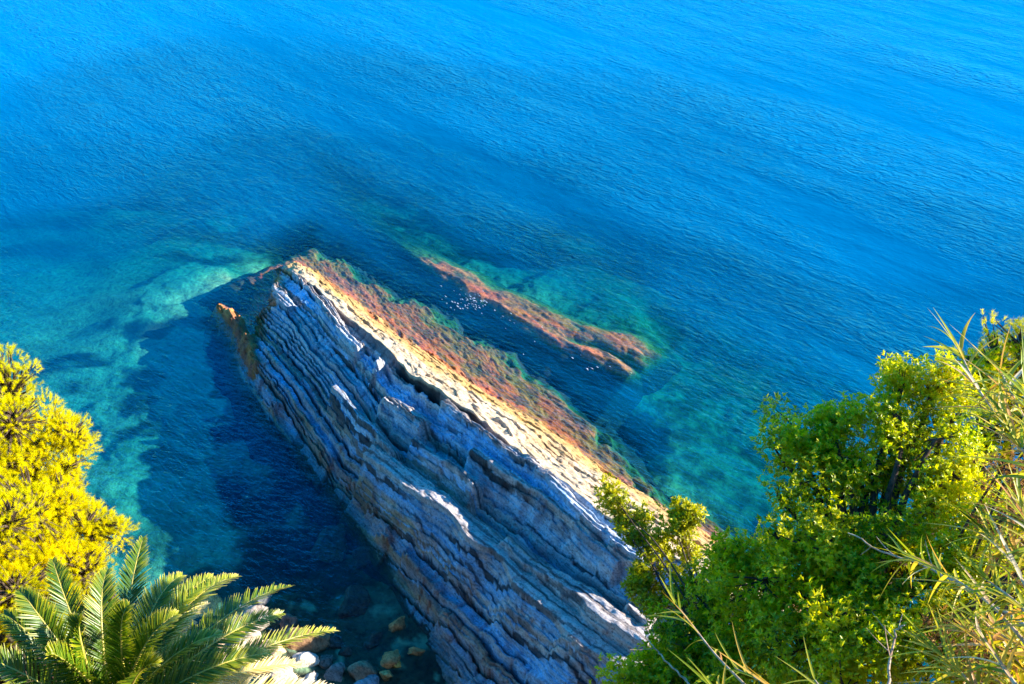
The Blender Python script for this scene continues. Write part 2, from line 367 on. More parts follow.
    for (ua_, va_, za, ra), (ub_, vb_, zb, rb_) in zip(SPUR[:-1], SPUR[1:]):
        du, dv = ub_ - ua_, vb_ - va_; k = np.clip(((u - ua_) * du + (v - va_) * dv) / (du * du + dv * dv), 0, 1)
        dd = np.hypot(u - ua_ - k * du, v - va_ - k * dv) / (ra + (rb_ - ra) * k); spur = np.maximum(spur, za + (zb - za) * k + jit - 0.75 * np.minimum(dd, 30) ** 1.6)
    d0 = U_TIP + 0.6 - u; h = np.where(d0 > 0, np.minimum(h, 0.5 - d0 * 0.7 - 0.35 * np.maximum(d0 - 1.0, 0) ** 2 + 0.15 * fbm(u / 0.6, w / 0.4, 3, 177)), h)
    spm = sst(-0.1, 0.15, spur - h); h = np.maximum(h, spur)
    return h, t, s, W, wr, ws, b, f, lip, hump_c, fine_lip, _hash(b2, b2 * 5, 151), gap_shade, spm

uax = np.arange(U_TIP - 7, cr_u[-1] - 6, 0.06)
wax = np.concatenate([np.arange(-15, -11, 0.2), np.arange(-11, 7.0, 0.031), np.arange(7.0, 14, 0.2)])
UU, WW = np.meshgrid(uax, wax, indexing='ij'); VV = WW + np.interp(uax, cr_u, cr_v)[:, None]
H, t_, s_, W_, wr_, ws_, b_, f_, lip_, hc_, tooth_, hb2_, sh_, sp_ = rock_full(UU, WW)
X, Y = xy(UU, VV)
grey = np.array([0.22, 0.41, 0.60]); cream = np.array([0.46, 0.28, 0.095]); white = np.array([0.54, 0.41, 0.27]); rust = np.array([0.27, 0.125, 0.06]); algae = np.array([0.34, 0.13, 0.05]); pink = np.array([0.64, 0.52, 0.46])  # grey leans blue: sky tint of the shaded slope put into the colour
bc = BED_C[b_]
colL = mixc(grey * 0.75, grey * 1.35, bc); colL = mixc(colL, np.array([0.30, 0.27, 0.26]), 0.5 * (_hash(b_, b_ * 3, 5) > 0.72))
colL = mixc(colL, np.array([0.20, 0.115, 0.07]), 0.8 * (hb2_ < 0.17)); colL = mixc(colL, np.array([0.50, 0.58, 0.66]), 0.8 * (hb2_ > 0.8))
colL = mixc(colL, np.array([0.035, 0.03, 0.03]), 0.92 * sh_)  # gaps painted near black: their shade is put into the colour
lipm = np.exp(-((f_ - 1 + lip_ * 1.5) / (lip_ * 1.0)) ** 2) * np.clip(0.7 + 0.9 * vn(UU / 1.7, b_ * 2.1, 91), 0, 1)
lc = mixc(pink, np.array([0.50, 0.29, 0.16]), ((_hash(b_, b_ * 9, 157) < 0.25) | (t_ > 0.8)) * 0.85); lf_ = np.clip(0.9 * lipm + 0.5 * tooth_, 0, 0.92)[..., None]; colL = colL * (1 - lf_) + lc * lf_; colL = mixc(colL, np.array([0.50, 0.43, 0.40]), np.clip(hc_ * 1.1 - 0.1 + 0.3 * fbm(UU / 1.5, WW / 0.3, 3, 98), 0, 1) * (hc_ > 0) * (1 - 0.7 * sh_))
colL = mixc(colL, rust, np.clip(sst(0.84, 1.0, t_ + 0.08 * fbm(UU / 2, s_ / 0.7, 3, 93)) * 0.65, 0, 1))
wn = fbm(UU / 2.5, WW / 0.8, 4, 95)
colR = mixc(white, cream, sst(0.15, 0.75, WW / wr_ + 0.25 * wn)); colR = mixc(colR, np.array([0.40, 0.22, 0.10]), 0.55 * sst(0.35, 0.75, fbm(UU / 3.0, WW / 0.25, 3, 97) * 0.6 + 0.35 * WW / wr_))
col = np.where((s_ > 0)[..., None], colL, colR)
am = sst(0.65, 0.15, H + 0.30 * fbm(UU / 1.6, WW / 0.5, 4, 99)) * np.maximum(WW > -0.2, sst(U_TIP + 7, U_TIP + 4, UU))
col = mixc(col, algae * 1.0, am)
alg2 = mixc(np.array([0.42, 0.095, 0.028]), np.array([0.27, 0.135, 0.03]), np.clip(0.5 + fbm(UU / 1.2, WW / 0.35, 4, 101), 0, 1)); alg2 = mixc(alg2, np.array([0.42, 0.12, 0.08]), 0.5 * sst(0.2, 0.6, vn(UU / 2.5, WW / 0.6, 103)))
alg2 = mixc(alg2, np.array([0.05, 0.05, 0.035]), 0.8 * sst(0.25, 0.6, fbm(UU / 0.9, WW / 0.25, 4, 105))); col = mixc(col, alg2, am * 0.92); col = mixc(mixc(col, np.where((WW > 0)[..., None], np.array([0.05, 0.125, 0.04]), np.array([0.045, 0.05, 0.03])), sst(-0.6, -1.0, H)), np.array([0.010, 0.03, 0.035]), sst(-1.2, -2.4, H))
col = mixc(col, mixc(np.array([0.46, 0.17, 0.05]), np.array([0.30, 0.10, 0.06]), np.clip(0.5 + fbm(UU / 0.6, WW / 0.4, 3, 193), 0, 1)), sp_ * sst(-0.6, -0.1, H))
tip = np.exp(-((UU - U_TIP) / 2.0) ** 2); col = mixc(col, np.array([0.62, 0.36, 0.12]), np.clip(tip * (H > 0.3) * 0.8, 0, 1))
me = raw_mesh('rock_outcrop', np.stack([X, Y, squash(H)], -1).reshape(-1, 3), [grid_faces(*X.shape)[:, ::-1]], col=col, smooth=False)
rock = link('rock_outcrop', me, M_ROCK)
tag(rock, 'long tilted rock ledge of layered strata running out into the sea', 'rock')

def blob_rock(name, loc, size, seed, col, mat, sub=4, flat=0.75, rotz=0.0, cuts=9, lab=None, cat='boulder', group=None, lump=0.16, strat=0.0, stretch=1.0):
    import bmesh
    bm = bmesh.new(); bmesh.ops.create_icosphere(bm, subdivisions=sub, radius=1.0)
    v = np.array([x.co[:] for x in bm.verts]); f = np.array([[q.index for q in p.verts] for p in bm.faces]); bm.free()
    r = np.random.default_rng(seed)
    for _ in range(cuts):
        n = r.normal(size=3); n /= np.linalg.norm(n); d = r.uniform(0.5, 0.82); k = v @ n; v = v - np.maximum(k - d, 0)[:, None] * n
    a = v + seed * 3.1
    ns = fbm(a[:, 0] * 1.6 + a[:, 2], a[:, 1] * 1.6 - a[:, 2] * 0.7, 4, seed); ns2 = fbm(a[:, 0] * 6, a[:, 1] * 6 + a[:, 2] * 6, 3, seed + 9)
    v = v * (1 + lump * ns + 0.035 * ns2)[:, None]
    if strat: v[:, 2] += strat * (np.floor((v[:, 0] * 0.5 + v[:, 2]) * 4) / 4 - (v[:, 0] * 0.5 + v[:, 2]))
    v = v * np.array([stretch, r.uniform(0.7, 0.95), flat]) * size
    c, s = math.cos(rotz), math.sin(rotz); v = np.stack([v[:, 0] * c - v[:, 1] * s, v[:, 0] * s + v[:, 1] * c, v[:, 2]], 1)
    cc = np.asarray(col)[None] * (1 + 0.25 * ns[:, None]) ; cc = np.clip(cc, 0.01, 0.85)
    zz = v[:, 2] + loc[2]; cc = mixc(cc, np.array([0.10, 0.055, 0.03]), sst(0.12, -0.05, zz) * 0.6)
    me = raw_mesh(name, v, [f], col=cc, smooth=False); o = link(name, me, mat); o.location = Vector(loc)
    return tag(o, lab, cat, group)
# ---------------------------------------------------------------- reef (submerged ridge parallel to the ledge)
rf_u, rf_v, rf_z = line([(285, 183, -12.0), (330, 205, -7.0), (380, 232, -3.6), (425, 263, -0.4), (460, 281, -0.24), (500, 305, -0.2), (540, 330, -0.22), (580, 350, -0.25), (610, 364, -0.28), (630, 375, -0.45)])
RU0, RU1 = rf_u[0], rf_u[-1]
def reef_h(u, v):
    c = np.interp(u, rf_u, rf_v) + 0.25 * vn(u / 1.7, 2.2, 201); z = np.interp(u, rf_u, rf_z); d = v - c
    wid = np.interp(u, [RU0, RU0 + 8, rf_u[3] + 3, rf_u[6], RU1 - 2, RU1], [0.4, 0.5, 0.9, 1.8, 2.8, 2.3])
    n = 0.13 * fbm(u / 0.8, v / 0.3, 4, 203) + 0.07 * vn(u / 0.28, v / 0.2, 207)
    top = z + n - 0.35 * np.clip(d / wid, 0, 1)
    left = z - 0.1 - (-d) * 1.7; right = z - 0.35 - (d - wid) * 0.8 - 0.45 * np.maximum(d - wid, 0) ** 2
    h = np.where(d < 0, left + n, np.where(d < wid, top, right + n))
    # slot between the two ribs at the shoreward end
    k = sst(RU1 - 5.5, RU1 - 3.5, u); h = h - k * 0.9 * np.exp(-((d - 0.38 * wid) / 0.3) ** 2)
    e = np.maximum(u - RU1, 0); h = h - e * 5 - e * e * 2; e0 = np.maximum(rf_u[0] + 0.5 - u, 0); h = h - e0 * 2.5 - e0 ** 2 * 3
    return np.maximum(h, -32)
ua = np.arange(rf_u[0] - 1.0, RU1 + 3, 0.075); va = np.arange(-3.5, 8, 0.06)
U2, V2 = np.meshgrid(ua, va, indexing='ij'); V2 = V2 + np.interp(ua, rf_u, rf_v)[:, None]; H2 = reef_h(U2, V2); X2, Y2 = xy(U2, V2)
c2 = mixc(np.array([0.50, 0.115, 0.035]), np.array([0.30, 0.14, 0.035]), np.clip(0.5 + fbm(U2 / 1.5, V2 / 0.5, 4, 211), 0, 1)); c2 = mixc(c2, np.array([0.78, 0.24, 0.10]), 0.5 * sst(0.1, 0.5, vn(U2 / 2.2, V2 / 0.7, 213)))
c2 = mixc(c2, np.array([0.06, 0.055, 0.035]), 0.85 * sst(0.05, 0.45, fbm(U2 / 0.8, V2 / 0.25, 4, 219))); c2 = mixc(c2, np.array([0.06, 0.15, 0.04]), sst(-0.5, -1.0, H2 + 0.25 * fbm(U2 / 0.7, V2 / 0.4, 3, 217))); c2 = mixc(c2, np.array([0.02, 0.10, 0.05]), sst(-1.3, -3.0, H2)); c2 = mixc(c2, np.array([0.012, 0.03, 0.035]), sst(RU1 - 0.1, RU1 + 0.35, U2)); c2 = mixc(c2, np.array([0.010, 0.022, 0.03]), sst(-0.55, -1.3, H2) * sst(0.3, -0.3, V2 - np.interp(U2, rf_u, rf_v)))  # last mix: shade on the landward wall put into the colour
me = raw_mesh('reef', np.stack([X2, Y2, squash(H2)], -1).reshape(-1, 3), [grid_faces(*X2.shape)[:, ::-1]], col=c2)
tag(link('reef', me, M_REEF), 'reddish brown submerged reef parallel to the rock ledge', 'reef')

# ---------------------------------------------------------------- seabed
CP = np.array([  # px, py, depth, sand(0..1)
    (20, 10, 34, .2), (500, 5, 32, .2), (1000, 10, 34, .2), (150, 100, 17, .2), (500, 120, 18, .1), (900, 130, 22, .2), (700, 190, 15, .1), (350, 100, 15, .2), (430, 160, 11, .2), (500, 190, 11, .1), (850, 240, 15, .1), (60, 180, 13, .4), (40, 240, 8, .6), (110, 240, 7, .8), (150, 285, 3.6, 1), (165, 265, 4, 1), (180, 280, 4, 1), (125, 310, 3.8, 1), (190, 250, 5, 1), (140, 340, 4, .9), (60, 290, 6.5, .7), (20, 320, 6, .7),
    (100, 350, 4.0, 1), (120, 400, 3.6, 1), (60, 420, 4.4, .9), (130, 450, 3.4, .9), (40, 370, 4.6, .9), (80, 320, 4.5, .9), (225, 215, 9, .3), (270, 195, 11, 0), (350, 235, 9, 0), (430, 275, 8, 0), (500, 322, 8, 0), (560, 362, 8, 0), (620, 400, 7.5, 0), (300, 160, 10.5, .2), (400, 200, 8.5, .3), (340, 185, 9.5, .2), (470, 240, 8, .7), (560, 265, 6, .8),
    (605, 290, 4.6, 1), (640, 320, 5.2, .9), (690, 290, 9, .3), (660, 370, 4.5, .6), (700, 420, 3.9, .5), (690, 460, 3.5, .5), (740, 400, 4.6, .5), (740, 480, 3.7, .5), (800, 320, 10, .1), (860, 330, 11, .4), (800, 420, 7, .4), (760, 540, 4, .5), (950, 260, 14, .5), (985, 300, 10, .7),
    (200, 350, 5, .6), (220, 420, 5, .5), (280, 470, 4.6, .4), (170, 480, 4.0, .6), (150, 520, 3.0, .5), (300, 530, 4, .2), (350, 560, 2.6, .3), (250, 560, 2.6, .3), (380, 600, 1.5, .6), (400, 640, 1.0, .5), (330, 640, 0.9, .5), (280, 620, .7, .5), (200, 600, .8, .5), (300, 690, .2, .5), (400, 700, .4, .5), (100, 640, .5, .5), (20, 500, 4, .5), (440, 690, 0.8, .3)], float)
CPW = np.array([at(p[0], p[1]) for p in CP])[:, :2]
def seabed_fields(x, y):
    shp = x.shape; x = x.ravel(); y = y.ravel(); num = np.zeros_like(x); ns = np.zeros_like(x); den = np.zeros_like(x)
    for (cx, cy), c in zip(CPW, CP):
        sc = 0.12 * max(cy, 15)
        w = 1.0 / (((x - cx) ** 2 + (y - cy) ** 2) / sc ** 2 + 0.16) ** 2.5
        num += w * c[2]; ns += w * c[3]; den += w
    d = (num / den).reshape(shp); s = (ns / den).reshape(shp)
    return d, s
def bed_h(x, y):
    d, s = seabed_fields(x, y)
    shore = 13.2 + 1.0 * fbm(x / 4, y / 6, 3, 301) + np.where(x < -2, np.minimum((-x - 2) * 0.5, 3.4), 0) + 0.0 * x
    d = np.where(y < shore + 3, d * sst(0, 3, y - shore) - 0.35 * (1 - sst(0, 3, y - shore)), d)
    patch = fbm(x / 3.2, y / 2.6, 4, 303)
    d = d - 0.10 * np.clip(d, 0, 4) * fbm(x / 1.3, y / 1.1, 4, 305) - 0.16 * np.clip(d, 0, 6) * np.clip(patch - 0.25, 0, 1)
    return -d, s, patch
bx = np.concatenate([np.linspace(-900, -60, 20), np.linspace(-56, -24, 30), np.arange(-23, 22, 0.16), np.linspace(22.4, 60, 36), np.linspace(70, 900, 20)])
by = np.concatenate([np.linspace(-30, 10, 12), np.arange(11, 62, 0.17), np.linspace(63, 130, 60), np.linspace(140, 1500, 20)])
XB, YB = np.meshgrid(bx, by, indexing='ij'); HB, SB, PB = bed_h(XB, YB)
sand = np.array([0.30, 0.42, 0.24]); weed = np.array([0.03, 0.055, 0.035]); teal = np.array([0.085, 0.17, 0.085])
sm = np.clip(SB * 1.45 - 0.12 + 0.42 * fbm(XB / 2.6, YB / 2.1, 5, 311), 0, 1); cb = mixc(weed, sand, sst(0.1, 0.75, sm))
# mottled stony algae bed: bright weed-free stones near the shore
near = sst(2.6, 1.0, -HB); cob = fbm(XB / 0.55, YB / 0.5, 3, 313); cb = mixc(cb, mixc(np.array([0.05, 0.045, 0.03]), np.array([0.22, 0.34, 0.20]), sst(0.45, 0.9, cob)), near * 0.9)
rt = sst(3, 6, XB) * sst(50, 40, YB) ; cb = mixc(cb, mixc(teal * 0.5, teal * 1.9, np.clip(0.5 + 0.8 * fbm(XB / 0.9, YB / 0.7, 4, 315), 0, 1)), rt * 0.8)
# dark band along the channel: reef shadow and deep water put into the colour
bn_u, bn_v, _ = line([(235, 172, 0), (290, 195, 0), (340, 222, 0), (430, 280, 0), (500, 325, 0), (560, 362, 0), (640, 402, 0), (700, 430, 0)])
ub, vb = uv(np.stack([XB, YB], -1)); bd = (vb - np.interp(ub, bn_u, bn_v) + 0.5 * fbm(ub / 3, vb / 2, 3, 331)) / np.interp(ub, [bn_u[0], bn_u[2], bn_u[-1]], [0.9, 1.2, 1.1])
cb = mixc(cb, np.array([0.006, 0.012, 0.02]), np.exp(-bd ** 4) * sst(bn_u[0] - 1.5, bn_u[0] + 1, ub) * sst(bn_u[-1], bn_u[-1] - 3, ub) * 0.85)
# dark weed clumps on the pale sand
wp = np.maximum(sst(0.16, 0.42, fbm(XB / 2.0, YB / 1.0, 4, 317)), 0.8 * sst(0.25, 0.5, fbm(XB / 0.8, YB / 0.5, 3, 319))) * sst(-6, -10, XB) * sst(48, 40, YB); cb = mixc(cb, weed * 2.0, wp * 0.28)
for (px, py, rx, ry) in [(146, 308, 1.5, .7), (76, 337, 1.0, .8), (131, 356, 1.1, .8), (128, 385, .9, 1.1), (150, 405, 1.0, .6), (36, 338, 1.0, .9), (120, 412, .8, .5), (188, 385, 1.0, .8), (207, 407, 1.6, .8), (160, 437, 1.2, .8), (250, 485, 1.4, 1.0), (215, 470, 1.1, .7), (60, 362, .7, .5), (182, 300, 1.1, .6), (95, 300, .8, .5), (290, 455, 1.0, .7)]:
    q = at(px, py); dd = np.hypot((XB - q[0]) / rx / 1.3, (YB - q[1]) / ry / 1.3) + 0.3 * fbm(XB / 0.7, YB / 0.6, 3, 341); cb = mixc(cb, np.array([0.012, 0.025, 0.028]), 0.92 * sst(1.1, 0.6, dd))
me = raw_mesh('seabed', np.stack([XB, YB, squash(HB)], -1).reshape(-1, 3), [grid_faces(*XB.shape)[:, ::-1]], col=cb, smooth=True)
def mat_bed():
    t = NT('sand_and_weed'); po = t.pos(); c = t.attr('col', 'Color'); n = t.noise(3.2, 6, 0.7, po)
    c = t.mix(1.0, c, t.ramp(n, [(0.33, (0.45, 0.47, 0.5)), (0.5, (1, 1, 1)), (0.7, (1.45, 1.4, 1.3))]), 'MULTIPLY')
    return t.done(t.princ(c, 0.95, 0.0, t.bump(n, 0.8, 0.2)))
tag(link('seabed', me, mat_bed()), kind='structure')

# ---------------------------------------------------------------- sea surface; 'depth' = metres of water down to whatever lies below
def rock_h_at(x, y):
    u, v = uv(np.stack([x, y], -1)); w = v - np.interp(u, cr_u, cr_v); ok = (u > uax[0]) & (u < uax[-1]) & (w > -15) & (w < 14)
    return np.where(ok, rock_full(u, w)[0], -50)
def reef_h_at(x, y):
    u, v = uv(np.stack([x, y], -1)); d = v - np.interp(u, rf_u, rf_v); ok = (u > ua[0]) & (u < ua[-1]) & (d > -3.5) & (d < 8)
    return np.where(ok, reef_h(u, v), -50)
wx = np.concatenate([np.linspace(-3000, -70, 16), np.linspace(-66, -24, 40), np.arange(-23.5, 22, 0.11), np.linspace(22.4, 66, 40), np.linspace(75, 3000, 16)])
wy = np.concatenate([np.linspace(4, 13, 8), np.arange(13.5, 62, 0.11), np.linspace(62.5, 130, 70), np.linspace(140, 400, 20), np.linspace(500, 5000, 8)])
XW, YW = np.meshgrid(wx, wy, indexing='ij'); hb, _, _ = bed_h(XW, YW)
dep = -np.maximum(np.maximum(hb, rock_h_at(XW, YW)), reef_h_at(XW, YW)); dep = np.clip(dep, 0, 45)
ZW = 0.02 * fbm(XW / 2.3 + YW / 5, YW / 1.4, 3, 401) * (np.abs(XW) < 60) * (YW < 120)
me = raw_mesh('sea', np.stack([XW, YW, ZW], -1).reshape(-1, 3), [grid_faces(*XW.shape)[:, ::-1]], attrs={'depth': dep}, smooth=True)
def mat_sea():
    t = NT('sea_water'); po = t.pos(); d = t.attr('depth')
    # ripples: three wave trains of different length
    m1 = t.mapping(po, (0, 0, R(40)), (0.75, 2.2, 1)); m2 = t.mapping(po, (0, 0, R(22)), (0.9, 2.2, 1)); m3 = t.mapping(po, (0, 0, R(48)), (0.28, 1.0, 1))
    w1 = t.noise(1.15, 3, 0.6, m1, 0.6); w2 = t.noise(1.9, 3, 0.6, m2, 0.4); w3 = t.noise(0.35, 2, 0.5, m3, 0.3)
    gust = t.ramp(t.noise(0.045, 3, 0.55, t.mapping(po, (0, 0, R(44)), (0.5, 2.6, 1))), [(0.36, 0.25), (0.62, 1.2)])
    h = t.math('ADD', t.math('MULTIPLY', w1, 0.6), t.math('MULTIPLY', w2, 0.35)); h = t.math('MULTIPLY', h, gust); h = t.math('ADD', h, t.math('MULTIPLY', w3, 0.6))
    nrm = t.bump(h, 1.0, 0.27)
    def ex(k, scale=1.0): return t.math('POWER', math.e, t.math('MULTIPLY', d, -k))
    tc = t.n('ShaderNodeCombineColor'); t.put(tc.inputs[0], ex(0.42)); t.put(tc.inputs[1], ex(0.085)); t.put(tc.inputs[2], ex(0.055))
    tr = t.n('ShaderNodeBsdfTransparent'); t.t.links.new(tc.outputs[0], tr.inputs['Color'])
    body = t.n('ShaderNodeBsdfDiffuse'); body.inputs['Color'].default_value = (0.0, 0.205, 0.44, 1); t.t.links.new(nrm, body.inputs['Normal'])
    bf = t.math('SUBTRACT', 1.0, t.math('POWER', math.e, t.math('MULTIPLY', t.math('POWER', t.math('MULTIPLY', d, 0.058), 1.4), -1.0)))
    m = t.n('ShaderNodeMixShader'); t.put(m.inputs[0], bf); t.t.links.new(tr.outputs[0], m.inputs[1]); t.t.links.new(body.outputs[0], m.inputs[2])
    gl = t.n('ShaderNodeBsdfGlossy'); gl.inputs['Roughness'].default_value = 0.08; gl.inputs['Color'].default_value = (0.15, 0.8, 1, 1); t.t.links.new(nrm, gl.inputs['Normal'])
    fr = t.n('ShaderNodeFresnel'); fr.inputs['IOR'].default_value = 1.33; t.t.links.new(nrm, fr.inputs['Normal'])
    m2_ = t.n('ShaderNodeMixShader'); t.put(m2_.inputs[0], t.math('MULTIPLY', fr.outputs[0], 0.12)); t.t.links.new(m.outputs[0], m2_.inputs[1]); t.t.links.new(gl.outputs[0], m2_.inputs[2])
    return t.done(m2_.outputs[0])
tag(link('sea', me, mat_sea()), kind='structure')
# sun glints beside the reef, modelled as small white flecks on the water
fm = MB(); rg = np.random.default_rng(3)
for _ in range(90):
    p = at(470 + rg.normal() * 9, 301 + rg.normal() * 5, 0.03) if rg.random() < 0.6 else at(*( (lambda k: (440 + k * 200 + rg.normal() * 8, 290 + k * 95 + rg.normal() * 7))(rg.random())), 0.03)
    r = rg.uniform(0.01, 0.04); n = 9; th = np.linspace(0, 2 * np.pi, n, endpoint=False); rr = r * rg.uniform(0.4, 1.3, n)
    la, lb = rr * np.cos(th) * 2.6, rr * np.sin(th) * 0.6; ring = np.stack([p[0] + la * EU[0] + lb * EV[0], p[1] + la * EU[1] + lb * EV[1], np.full(n, 0.03)], 1); v = np.vstack([ring, [p[0], p[1], 0.05]])
    fm.add(v, tris=[(i, (i + 1) % n, n) for i in range(n)])
t = NT('sun_glint'); M_GLINT = t.done(t.princ((0.8, 0.82, 0.85), 0.6, 0.3))
tag(fm.build('sea_glints', M_GLINT), 'white sun glint flecks on the dark water beside the reef', kind='stuff')

# ---------------------------------------------------------------- cliff the camera stands on (runs below the lower edge of the view)
cx = np.linspace(-70, 70, 240); cy = np.linspace(-30, 17.5, 150)
XC, YC = np.meshgrid(cx, cy, indexing='ij')
def cliff_z(x, y):
    z = 26.6 - 1.95 * np.maximum(y, -0.2) + 0.7 * fbm(x / 4, y / 3, 4, 501); z = np.minimum(z, 28.3 + 0.25 * fbm(x / 6, y / 6, 2, 503) + 0.25 * np.maximum(-y - 3, 0))
    toe = -0.5 + 0.5 * fbm(x / 1.5, y / 1.5, 3, 505) - 0.25 * np.maximum(y - 13.5, 0) ** 1.3
    return np.maximum(z, toe)
ZC = cliff_z(XC, YC)
def mat_cliff():
    t = NT('cliff_earth'); po = t.pos(); n = t.noise(0.9, 6, 0.65, po); m = t.noise(6, 5, 0.6, po)
    c = t.ramp(n, [(0.35, (0.16, 0.10, 0.06)), (0.5, (0.24, 0.17, 0.10)), (0.62, (0.07, 0.09, 0.025))])
    return t.done(t.princ(c, 0.95, 0.1, t.bump(t.math('ADD', n, m), 1.0, 0.25)))
me = raw_mesh('cliff', np.stack([XC, YC, ZC], -1).reshape(-1, 3), [grid_faces(*XC.shape)[:, ::-1]])
tag(link('cliff', me, mat_cliff()), kind='structure')

# ---------------------------------------------------------------- boulders along the shore
B_OR = (0.42, 0.23, 0.10); B_BR = (0.50, 0.24, 0.09); B_WH = (0.72, 0.62, 0.50); B_GR = (0.16, 0.15, 0.12); B_DK = (0.10, 0.07, 0.06); B_GN = (0.10, 0.16, 0.10)
for (px, py, z, size, colr, fl, rz, seed, lab) in [
    (397, 623, 0.10, 0.52, B_BR, .65, 40, 11, 'brown boulder just breaking the surface nearest the landward foot of the ledge'),
    (391, 656, 0.15, 0.60, B_BR, .6, 60, 12, 'long brown boulder lying slantwise above a small orange stone in the shallows'),
    (416, 650, 0.12, 0.38, B_BR, .75, 10, 13, 'small rounded brown boulder right of the slanting brown boulder'),
    (397, 664, 0.12, 0.24, (0.62, 0.33, 0.07), .8, 0, 14, 'smallest bright orange stone under the slanting brown boulder'),
    (386, 674, 0.15, 0.34, (0.50, 0.33, 0.12), .7, 0, 15, 'yellowish square stone beside the largest grey brown boulder in the shallows'),
    (361, 668, 0.2, 0.78, (0.36, 0.21, 0.12), .85, 20, 16, 'large angular grey brown boulder with a wet face in the shallows'),
    (366, 690, 0.1, 0.9, (0.34, 0.33, 0.34), .4, 0, 17, 'flat pale grey slab cut off by the bottom edge'),
    (355, 601, -0.3, 1.05, (0.22, 0.09, 0.06), .5, 70, 18, 'broad dark red boulder wholly under water'),
    (330, 540, -0.9, 1.25, B_GN, .5, 60, 19, 'long dark green boulder lying deepest on the seabed'),
    (366, 554, -0.65, 1.0, (0.07, 0.08, 0.08), .5, 10, 20, 'dark flat submerged boulder right of the long green one'),
    (303, 640, 0.35, 1.05, (0.40, 0.22, 0.11), .75, 20, 22, 'big orange brown boulder beside the palm frond tips'),
    (306, 659, 0.35, 0.75, B_WH, .8, 15, 23, 'white weathered boulder in front of the big orange brown one'),
    (325, 660, 0.2, 0.42, B_GR, .8, 0, 24, 'small dark grey boulder touching the white boulder'),
    (255, 612, 0.45, 0.85, (0.40, 0.33, 0.28), .8, 30, 25, 'grey boulder at the water edge behind the palm fronds'),
    (238, 622, 0.5, 0.75, (0.58, 0.36, 0.16), .8, 80, 26, 'golden boulder wedged left of the grey boulder'),
    (270, 648, 0.5, 0.8, (0.60, 0.42, 0.24), .8, 50, 27, 'cream boulder half hidden under the palm fronds'),
    (262, 598, 0.2, 0.55, (0.22, 0.22, 0.22), .7, 0, 28, 'dark stone at the water edge farthest from the shore'),
    (282, 676, 0.5, 0.8, (0.62, 0.50, 0.36), .7, 0, 29, 'pale boulder under the lowest palm fronds'),
    (335, 641, -0.15, 0.5, B_DK, .6, 0, 30, 'dark wet stone between the submerged red boulder and the shore'),
    (430, 628, -0.3, 0.5, B_DK, .6, 0, 32, 'dark stone under water against the foot of the ledge'),
    (372, 640, -0.35, 0.55, (0.16, 0.08, 0.06), .5, 30, 33, 'dull reddish stone under water behind the slanting brown boulder'),
    (220, 645, 0.6, 1.0, (0.50, 0.36, 0.22), .8, 0, 35, 'tan boulder buried deep behind the palm crown'),
    (290, 622, 0.15, 0.55, (0.20, 0.13, 0.09), .7, 25, 41, 'brown wet stone above the big orange brown boulder at the frond tips'),
    (320, 640, 0.2, 0.5, (0.36, 0.20, 0.10), .7, 70, 42, 'small orange brown stone at the right flank of the big orange brown boulder'),
    (333, 676, 0.2, 0.6, (0.22, 0.18, 0.15), .6, 40, 43, 'low grey brown stone left of the large angular boulder'),
    (346, 650, -0.1, 0.45, (0.15, 0.10, 0.08), .6, 0, 44, 'dark half sunk stone above the large angular boulder'),
    (244, 640, 0.7, 0.7, (0.66, 0.52, 0.36), .8, 15, 45, 'cream stone squeezed beneath the golden boulder'),
    (312, 680, 0.3, 0.6, (0.46, 0.40, 0.34), .7, 55, 46, 'grey cream stone at the bottom edge beside the pale boulder')]:
    p = at(px, py, z); blob_rock('boulder', (p[0], p[1], z - size * fl * 0.35), size * 0.92, seed, colr, M_BOULDER, 4, fl, R(rz), 18, lab, 'boulder', 'boulders in the shallows below the cliff')

# ---------------------------------------------------------------- foliage builders
def nrmz(a): return a / np.maximum(np.linalg.norm(a, axis=-1, keepdims=True), 1e-9)
def lobe_points(c, r, n, rng, inner=0.35):
    d = nrmz(rng.normal(size=(n, 3))); k = (inner ** 3 + (1 - inner ** 3) * rng.random(n)) ** (1 / 3)
    w = 1 + 0.28 * vn(d[:, 0] * 2.3 + c[0] * 5, d[:, 1] * 2.3 + d[:, 2] * 1.9 + c[2] * 3, 7)
    return c + d * (k * w * r)[:, None], d
def limb_net(mb, base, forks, tips, rng, r0=0.09, hub=None):
    """trunk from base to each fork point, then a branchlet to every tip from its nearest fork"""
    if hub is not None:
        m = (base + hub) / 2 + rng.normal(size=3) * 0.1; mb.tube(bez(base, m, hub, 10), np.linspace(r0 * 1.3, r0, 10), 7); base = hub
    for f in forks:
        mid = (base + f) / 2 + rng.normal(size=3) * 0.12 * np.linalg.norm(f - base) * 0.4 + np.array([0, 0, -0.05])
        p = bez(base, mid, f, 10); p[1:-1] += rng.normal(size=(8, 3)) * 0.012; mb.tube(p, np.linspace(r0, r0 * 0.3, 10), 7)
    F = np.array(forks)
    for tpt in tips:
        i = np.argmin(np.linalg.norm(F - tpt, axis=1)); a = F[i]; 
        m = (a + tpt) / 2 + rng.normal(size=3) * 0.05; mb.tube(bez(a, m, tpt, 6), np.linspace(r0 * 0.24, 0.004, 6), 4)
SUNV = None
def satellites(lobes, seed, n, fr, shrink):
    r_ = np.random.default_rng(seed + 1000); out = []
    for (px, py, dist, rpx) in lobes:
        c = P(px, py, dist); r = rpx * dist / FPX; out.append((c, r * shrink))
        for _ in range(n):
            d = nrmz(r_.normal(size=3) + np.array([0, -0.3, 0.3])); out.append((c + d * r * r_.uniform(0.8, 1.05), r * fr * r_.uniform(0.7, 1.3)))
    return out
